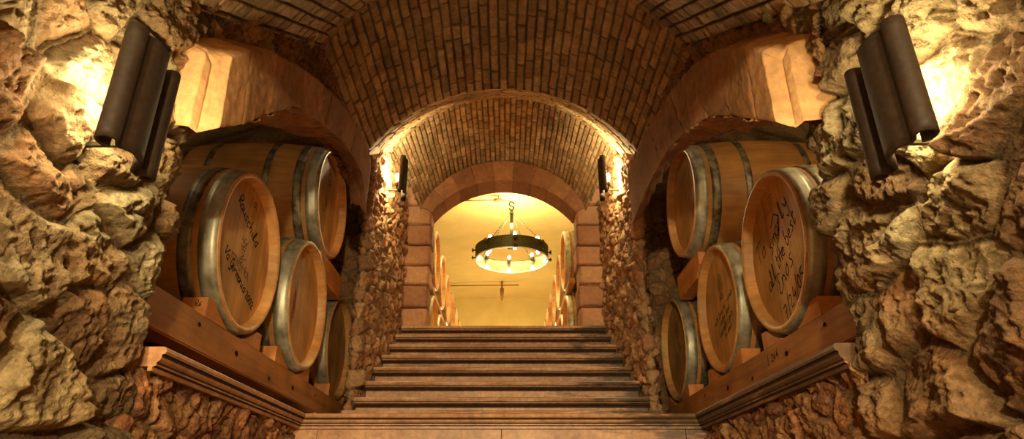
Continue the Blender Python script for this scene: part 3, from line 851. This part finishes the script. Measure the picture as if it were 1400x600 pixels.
for sd, xf, side in ((-1, 1.255, 'left'), (1, 1.365, 'right')):
    y0 = 2.12
    xa, xb = sorted((sd * xf, sd * (xf + .10)))
    b = rock_beam('rack_beam', xa, xb, y0, 5.62, .60, ZBT, 'long pale timber carrying the fronts of the lower %s barrels' % side)
    knots(b, (-sd) * .0505, [(-.78, .0, 2.0), (-.3, -.03, 1.6), (.12, -.01, 2.2), (.6, .02, 1.4), (-1.2, .03, 1.5)], sd)
    if sd > 0:
        i = Ink((-.0515, 0, 0), (0, -1, 0), (0, 0, 1), (-1, 0, 0), .006); i.text('I 266', .62, .0, .05, .15, .3, 5.5); i.make('handwriting', M_INK, b)
    xa2, xb2 = sorted((sd * (xf + .98), sd * (xf + 1.08)))
    rock_beam('rack_beam', xa2, xb2, y0, 5.62, .60, ZBT, 'timber under the backs of the lower %s barrels' % side)
    # spacers between platform and timbers
    for k, yy in enumerate(((2.12, 4.55) if sd < 0 else (2.52, 3.32, 4.2, 5.2))):
        for q, (p0, p1) in enumerate(((xa, xb), (xa2, xb2))):
            w = box('spacer_block', p0 - .0, p1 + .0, yy, yy + .09, .445, .60, M_WEDGE, None, .004)
            rows = ['front', 'back'][q]; nth = (['nearest', 'farthest'] if sd < 0 else ['nearest', 'second', 'third', 'farthest'])[k]
            tag(w, 'small wooden block under the %s timber of the %s rack, %s of its row' % (rows, side, nth), 'block', 'blocks lifting the rack timbers')
    # wedges either side of each barrel foot
    for q, (p0, p1) in enumerate(((xa, xb), (xa2, xb2))):
        for key, nm in (('1', 'nearest'), ('2', 'middle'), ('3', 'farthest')):
            B = BL[('L' if sd < 0 else 'R') + key]; yc = B.location.y; rr = .428
            for e in (-1, 1):
                zc = ZB + R_H
                prof = []
                d0, d1 = .10, .335
                prof.append((e * d1, ZBT)); prof.append((e * d0, ZBT))
                for d in np.linspace(d0, d1, 9):
                    zt = zc - math.sqrt(max(rr * rr - d * d, 0)) - .001
                    zt = min(max(zt, ZBT + .002), ZBT + .085 if q == 0 else ZBT + .09)
                    prof.append((e * d, zt))
                V = []; n = len(prof)
                sh = .015 if q == 0 else 0
                fx0, fx1 = (p0 + .004, p1 + sh) if sd > 0 else (p0 - sh, p1 - .004)
                for xx in (fx0, fx1):
                    for d, zt in prof: V.append((xx, yc + d, zt))
                F = [tuple(range(n)), tuple(range(n, 2 * n))[::-1]] + [(a, (a + 1) % n, (a + 1) % n + n, a + n) for a in range(n)]
                w = mk('barrel_wedge', V, F, M_WEDGE, None, False)
                tag(w, 'wooden wedge on the %s timber, %s side of the %s %s barrel' % (['front', 'back'][q], 'near' if e < 0 else 'far', nm, side), 'wedge', 'wedges holding the barrels')
                if q == 0 and e < 0 and key == '1' and sd < 0:
                    ii = Ink(((p0 + p1) / 2, yc - d1, ZBT + .045), (1, 0, 0), (0, 0, 1), (0, -1, 0), .003); ii.text('LR6', 0, 0, .028, 0, .1, 5.2); ii.make('marking', M_INK, w)
    # notched timber between the layers
    for q, (p0, p1) in enumerate(((xa, xb), (xa2, xb2))):
        zt = 1.652; zc = ZB + R_H; cen = [BL[('L' if sd < 0 else 'R') + k].location.y for k in '123']
        yend = 4.83
        ys = np.linspace(4.24, yend, 50); low = []
        for y in ys:
            z = 1.475
            for c in cen:
                rr = .426
                if abs(y - c) < rr: z = max(z, zc + math.sqrt(rr * rr - (y - c) ** 2) + .004)
            low.append(min(z, zt - .012))
        V = []; n = len(ys)
        for xx in (p0, p1):
            V += [(xx, y, zt) for y in ys] + [(xx, y, l) for y, l in zip(ys, low)]
        F = []
        for a in range(n - 1):
            F += [(a, a + 1, n + a + 1, n + a), (2 * n + a, 3 * n + a, 3 * n + a + 1, 2 * n + a + 1), (a, 2 * n + a, 2 * n + a + 1, a + 1), (n + a, n + a + 1, 3 * n + a + 1, 3 * n + a)]
        F += [(0, n, 3 * n, 2 * n), (n - 1, 3 * n - 1, 4 * n - 1, 2 * n - 1)]
        o = mk('rack_beam', V, F, M_WEDGE, None, False)
        tag(o, 'notched timber lying on the lower %s barrels under the %s of the upper one' % (side, ['front', 'back'][q]), 'timber')

# ------------------------------------------------------------------ roof tile lamps
def sheet(pts, z0, z1, th=.008, nz=14):
    """S profile tile (plan points) extruded in z, both faces, slightly uneven"""
    P = [Vector(p) for p in pts]; n = len(P); inn = []
    for k in range(n):
        t = (P[min(k + 1, n - 1)] - P[max(k - 1, 0)]).normalized(); inn.append(P[k] + Vector((-t.y, t.x)) * th)
    loop = P + inn[::-1]; m = len(loop); V = []; F = []
    for s in range(nz + 1):
        z = z0 + (z1 - z0) * s / nz
        for p in loop: V.append((p.x, p.y, z + .0025 * math.sin(p.y * 90 + s)))
    for s in range(nz):
        for k in range(m): F.append((s * m + k, s * m + (k + 1) % m, (s + 1) * m + (k + 1) % m, (s + 1) * m + k))
    for k in range(n - 1):
        a, b, c, d = k, k + 1, m - 2 - k, m - 1 - k
        F.append((a, d, c, b)); F.append((nz * m + a, nz * m + b, nz * m + c, nz * m + d))
    return V, F
def tile_profile():
    """(x towards passage, y along the wall); near roll at y = 0"""
    pts = []
    for k in range(20):                      # near roll, nearly closed
        a = math.radians(105 + 262 * k / 19) ; pts.append((.027 * math.cos(a), .027 + .027 * math.sin(a)))
    last = pts[-1]
    body = [(.019, .044), (.019, .052), (.027, .066), (.034, .088), (.034, .112), (.029, .135), (.016, .153), (-.004, .168), (-.018, .181), (-.018, .194)]
    pts += body
    for k in range(14):
        a = math.radians(-75 + 250 * k / 13); pts.append((-.004 + .022 * math.cos(a), .218 + .024 * math.sin(a)))
    return pts
def make_lamp():
    root = empty('wall_lamp', (0, 0, 0))
    V, F = sheet(tile_profile(), -.175, .175)
    mk('tile_shade', V, F, M_TILE, root, True)
    bm = bmesh.new()
    bmesh.ops.create_uvsphere(bm, u_segments=20, v_segments=12, radius=.022)
    for v in bm.verts: v.co = Vector((v.co.x - .058, v.co.y + .15, v.co.z * 1.8 + .03))
    bm_obj('bulb', bm, M_BULB, root, True)
    bm = bmesh.new(); bmesh.ops.create_cone(bm, segments=20, radius1=.02, radius2=.016, depth=.06, cap_ends=True)
    for v in bm.verts: v.co += Vector((-.058, .15, -.03))
    bm_obj('bulb_socket', bm, M_IRON, root, True)
    bm = bmesh.new()
    for (x0, x1, y0, y1, z0, z1) in ((-.20, -.01, .195, .207, -.082, -.070), (-.215, -.195, .17, .23, -.12, -.03), (-.064, -.052, .145, .20, -.082, -.070), (-.064, -.052, .144, .156, -.082, -.055)):
        g = bmesh.ops.create_cube(bm, size=1)
        for v in g['verts']: v.co = Vector(((x0 + x1) / 2 + v.co.x * (x1 - x0), (y0 + y1) / 2 + v.co.y * (y1 - y0), (z0 + z1) / 2 + v.co.z * (z1 - z0)))
    bm_obj('wall_bracket', bm, M_IRON, root)
    return root
lamp0 = make_lamp()
def lamp(o, x, y, z, sd, power, label):
    o.location = (x, y, z + ZO)
    k = .94 if y < 2 and sd < 0 else (.87 if y < 2 else 1)
    o.scale = (-sd * 1.0 if sd > 0 else 1, 1, k)
    tag(o, label, 'lamp', 'curved dark tile lamps on the walls')
    l = bpy.data.lights.new('lamp_light', 'POINT'); l.energy = power; l.color = (1, .82, .42); l.shadow_soft_size = .042
    lo = bpy.data.objects.new('lamp_light', l); COL.objects.link(lo)
    lo.location = (x - (-.058 if sd > 0 else .058), y + .15, z + .03 + ZO)
    return lo
lamp(lamp0, -.905, 1.29, .952, -1, 19, 'large dark curved tile lamp on the near left rubble wall')
lamp(copy_tree(lamp0), .93, 1.175, .885, 1, 16, 'large dark curved tile lamp on the near right rubble wall')
lamp(copy_tree(lamp0), -.90, 5.12, 2.74, -1, 60, 'small looking tile lamp high on the left wall by the stair head')
lamp(copy_tree(lamp0), .90, 5.12, 2.74, 1, 60, 'small looking tile lamp high on the right wall by the stair head')

# ------------------------------------------------------------------ the room at the stair head
RX = 3.2; RY0, RY1, RZ0, RZ1 = 6.98, 14.6, 1.70, 4.50
tag(box('floor', -RX, RX, 6.65, RY1, RZ0 - .12, RZ0 - .002, M_MARBLE), kind='structure')
tag(box('wall_back', -RX, RX, RY1, RY1 + .1, RZ0, 5.3, M_PLAST), kind='structure')
tag(box('wall_left', -RX - .1, -RX, RY0, RY1, RZ0, 4.6, M_PLAST), kind='structure')
tag(box('wall_right', RX, RX + .1, RY0, RY1, RZ0, 4.6, M_PLAST), kind='structure')
def vaulted(name, x0, x1, y0, y1, zs, rise, mat):
    xs = np.linspace(x0, x1, 50); ys = np.linspace(y0, y1, 30)
    Y, X = np.meshgrid(ys, xs, indexing='ij')
    u = (X - (x0 + x1) / 2) / ((x1 - x0) / 2)
    Z = zs + rise * np.sqrt(np.clip(1 - u * u, 0, 1)) + .006 * fbm2(X * 3, Y * 3, 9)
    return tag(mk(name, np.stack([X, Y, Z], -1), grid_faces(*X.shape), mat), kind='structure')
vaulted('ceiling', -RX - .05, RX + .05, RY0 - .02, RY1 + .05, 3.75, .76, M_PLAST)
for sd in (-1, 1):
    x = sorted((sd * .95, sd * (RX + .1)))
    tag(box('wall_front', x[0], x[1], 6.97, 7.05, RZ0, 4.6, M_PLAST), kind='structure')
tag(box('wall_front', -.95, .95, 6.97, 7.05, 3.66, 4.6, M_PLAST), kind='structure')

# far rows of barrels, two layers either side
nth = ['first', 'second', 'third', 'fourth', 'fifth', 'sixth']
for sd, xh in ((-1, -.90), (1, .80)):
    side = 'left' if sd < 0 else 'right'
    for lay in (0, 1):
        for k in range(6):
            x = xh - sd * 0 + (sd * .03 * 0)
            y = 8.32 + .905 * k
            z = 1.775 if lay == 0 else 2.685
            barrel(x, y, z, sd, '%s barrel from the archway in the %s row of the bright room, %s side' % (nth[k], ['lower', 'upper'][lay], side), 'barrels racked in the bright room')
    for lay, (z0, z1) in enumerate(((1.70, 1.745), (2.595, 2.665))):
        for q, dx in enumerate((.02, 1.0)):
            xa, xb = sorted((xh + sd * dx, xh + sd * (dx + .08)))
            if lay == 0:
                rock_beam('rack_beam', xa, xb, 7.8, 13.35, z0, z1, 'floor timber of the %s rack in the bright room, under the barrel %s' % (side, ['fronts', 'backs'][q]))
            else:
                rock_beam('rack_beam', xa, xb, 7.8, 13.35, z0, z1, 'timber between the two layers of the %s rack in the bright room, at the barrel %s' % (side, ['fronts', 'backs'][q]))

# ------------------------------------------------------------------ chandelier
CX, CY, CZ = .115, 9.2, 3.42
ch = empty('chandelier', (CX, CY, CZ))
tag(ch, 'round iron band chandelier with lit bulbs hanging in the archway', 'chandelier')
RR = .55
def ringband(r, z0, z1, th, n=72):
    pr = [(r, z0), (r, z1), (r - th, z1), (r - th, z0)]
    V = []; F = []
    for a in range(n):
        t = 2 * PI * a / n
        for rr, z in pr: V.append((rr * math.cos(t), rr * math.sin(t), z))
    for a in range(n):
        b = (a + 1) % n
        for k in range(4): F.append((a * 4 + k, b * 4 + k, b * 4 + (k + 1) % 4, a * 4 + (k + 1) % 4))
    return V, F
V, F = ringband(RR, 0, .19, .006); mk('iron_band', V, F, M_IRON, ch, False)
V, F = ringband(RR - .0065, .004, .186, .003); mk('band_lining', V, F, M_LINE, ch, False)
V, F = ringband(RR + .004, -.006, .012, .014); mk('rim', V, F, M_SILV, ch, False)
V, F = ringband(RR + .004, .180, .196, .014); mk('rim', V, F, M_IRON, ch, False)
def cyl(bm, p0, p1, r0, r1=None, seg=12):
    p0 = Vector(p0); p1 = Vector(p1); d = p1 - p0
    g = bmesh.ops.create_cone(bm, segments=seg, radius1=r0, radius2=r0 if r1 is None else r1, depth=d.length, cap_ends=True)
    M = Matrix.Translation((p0 + p1) / 2) @ Vector((0, 0, 1)).rotation_difference(d.normalized()).to_matrix().to_4x4()
    bmesh.ops.transform(bm, matrix=M, verts=g['verts'])
TOP = 1.00
bm = bmesh.new(); cyl(bm, (0, 0, .22), (0, 0, .78), .026); cyl(bm, (0, 0, .78), (0, 0, .83), .04, .02); cyl(bm, (0, 0, .20), (0, 0, .23), .07, .05); bm_obj('center_rod', bm, M_IRON, ch, True)
def torus(bm, c, R, r, M3, n=20, m=8, arc=2 * PI):
    V = []
    for a in range(n + 1):
        t = arc * a / n
        for b in range(m):
            s = 2 * PI * b / m
            p = Vector(((R + r * math.cos(s)) * math.cos(t), (R + r * math.cos(s)) * math.sin(t), r * math.sin(s)))
            V.append(bm.verts.new(M3 @ p + Vector(c)))
    for a in range(n):
        for b in range(m):
            bm.faces.new((V[a * m + b], V[a * m + (b + 1) % m], V[(a + 1) * m + (b + 1) % m], V[(a + 1) * m + b]))
VM = Matrix.Rotation(PI / 2, 3, 'X')
bm = bmesh.new(); torus(bm, (.0, 0, .94), .036, .013, VM, arc=1.5 * PI); torus(bm, (.0, 0, .87), .034, .013, VM @ Matrix.Rotation(PI, 3, 'Z'), arc=1.5 * PI)
bm_obj('hook', bm, M_IRON, ch, True)
for k in range(4):
    t = PI / 4 + k * PI / 2 + .2
    a = Vector((.02 * math.cos(t), .02 * math.sin(t), .76)); b = Vector(((RR - .01) * math.cos(t), (RR - .01) * math.sin(t), .18))
    if k % 2: a.z = .76
    bm = bmesh.new(); d = b - a; n = 20
    for q in range(n):
        c = a + d * ((q + .5) / n)
        R = Vector((1, 0, 0)).rotation_difference(d.normalized()).to_matrix() @ Matrix.Rotation(PI / 2 * (q % 2), 3, 'X') @ Matrix.Diagonal((1.35, .75, 1)).to_3x3()
        torus(bm, c, .0145, .0035, R, 10, 5)
    bm_obj('chain', bm, M_IRON, ch, True)
for k in range(8):
    t = k * PI / 4 + .08; ux, uy = math.cos(t), math.sin(t)
    bm = bmesh.new()
    cyl(bm, ((RR - .05) * ux, (RR - .05) * uy, .15), ((RR + .055) * ux, (RR + .055) * uy, .15), .012)
    cyl(bm, ((RR + .03) * ux, (RR + .03) * uy, .15), ((RR + .05) * ux, (RR + .05) * uy, .15), .034)
    cyl(bm, ((RR - .05) * ux, (RR - .05) * uy, .03), ((RR + .055) * ux, (RR + .055) * uy, .03), .012)
    cyl(bm, ((RR + .03) * ux, (RR + .03) * uy, .03), ((RR + .045) * ux, (RR + .045) * uy, .03), .028)
    cyl(bm, ((RR - .05) * ux, (RR - .05) * uy, .14), ((RR - .05) * ux, (RR - .05) * uy, .20), .02, .03)
    arm = bm_obj('candle_holder', bm, M_IRON, ch, True)
    for z, s in ((.235, 1), (-.005, -1)):
        bm = bmesh.new(); bmesh.ops.create_uvsphere(bm, u_segments=14, v_segments=10, radius=.024)
        for v in bm.verts: v.co = Vector((v.co.x + (RR - .055) * ux, v.co.y + (RR - .055) * uy, v.co.z * 1.25 + z + (.02 if s < 0 else 0)))
        bm_obj('bulb', bm, M_BULBC, arm, True)
l = bpy.data.lights.new('chandelier_light', 'POINT'); l.energy = 90; l.color = (1, .85, .43); l.shadow_soft_size = .15
lo = bpy.data.objects.new('chandelier_light', l); COL.objects.link(lo); lo.location = (CX, CY, CZ + .62 + ZO)

# conduits on the room's vault
def pipe(name, p0, p1, r, mat, extra=None):
    bm = bmesh.new(); cyl(bm, p0, p1, r)
    if extra: extra(bm)
    return bm_obj(name, bm, mat, None, True)
tag(pipe('ceiling_conduit', (-1.05, 9.2, 4.41), (-.02, 9.2, 4.43), .014, M_COND, lambda bm: (cyl(bm, (-.16, 9.2, 4.428), (-.04, 9.2, 4.43), .035, .03), cyl(bm, (-.02, 9.2, 4.43), (.10, 9.2, 4.41), .01), cyl(bm, (-.09, 9.2, 4.43), (-.09, 9.2, 4.50), .01))),
    'thin pale cable conduit running left from the chandelier hook', 'conduit')
tag(pipe('ceiling_conduit', (-1.5, 13.4, 4.40), (.30, 13.4, 4.42), .013, M_COND),
    'dark conduit crossing the far end of the bright room above the back wall', 'conduit')
tag(pipe('ceiling_hook', (-.06, 13.4, 4.52), (-.06, 13.4, 4.08), .02, M_COND, lambda bm: cyl(bm, (-.06, 13.4, 4.34), (-.06, 13.4, 4.12), .045, .03)),
    'short dark hanger below the far conduit in the bright room', 'hanger')
for x_, y_, e_ in ((-.0, 12.7, 95), (0, 7.6, 12)):  # unseen fill lights added to brighten the room and its back wall
    l = bpy.data.lights.new('room_fill_light', 'POINT'); l.energy = e_; l.color = (1, .85, .43); l.shadow_soft_size = .15
    lo = bpy.data.objects.new('room_fill_light', l); COL.objects.link(lo); lo.location = (x_, y_, 2.2 + ZO if y_ > 10 else 4.1 + ZO)

# ------------------------------------------------------------------ light from the hall behind the viewer
for x_ in (-.55, .55):
    l = bpy.data.lights.new('hall_light', 'POINT'); l.energy = 400; l.color = (1, .82, .45); l.shadow_soft_size = .07
    lo = bpy.data.objects.new('hall_light', l); COL.objects.link(lo); lo.location = (x_, -2.6, .85 + ZO)
for x_, e_ in ((1.75, 9), (-1.9, 2.0)):  # fill lights added inside the niches
    l = bpy.data.lights.new('niche_fill_light', 'POINT'); l.energy = e_; l.color = (1, .80, .42); l.shadow_soft_size = .05
    lo = bpy.data.objects.new('niche_fill_light', l); COL.objects.link(lo); lo.location = (x_, 2.5, 2.1 + ZO)
w = bpy.data.worlds.new('World'); sc.world = w; w.use_nodes = True
w.node_tree.nodes['Background'].inputs[0].default_value = (1, .80, .50, 1); w.node_tree.nodes['Background'].inputs[1].default_value = .8

# ------------------------------------------------------------------ camera
cam = bpy.data.cameras.new('Camera'); co = bpy.data.objects.new('Camera', cam); COL.objects.link(co)
cam.sensor_width = 36; cam.lens = 36 * 890 / 1400; cam.shift_x = 8 / 1400; cam.clip_start = .02
co.location = (.03, 0, ZO); co.rotation_euler = (math.radians(90 + 24), 0, 0)
sc.camera = co
vs = sc.view_settings
vs.view_transform = 'Standard'; vs.look = 'None'; vs.gamma = 1; vs.exposure = 0.45; vs.use_curve_mapping = False
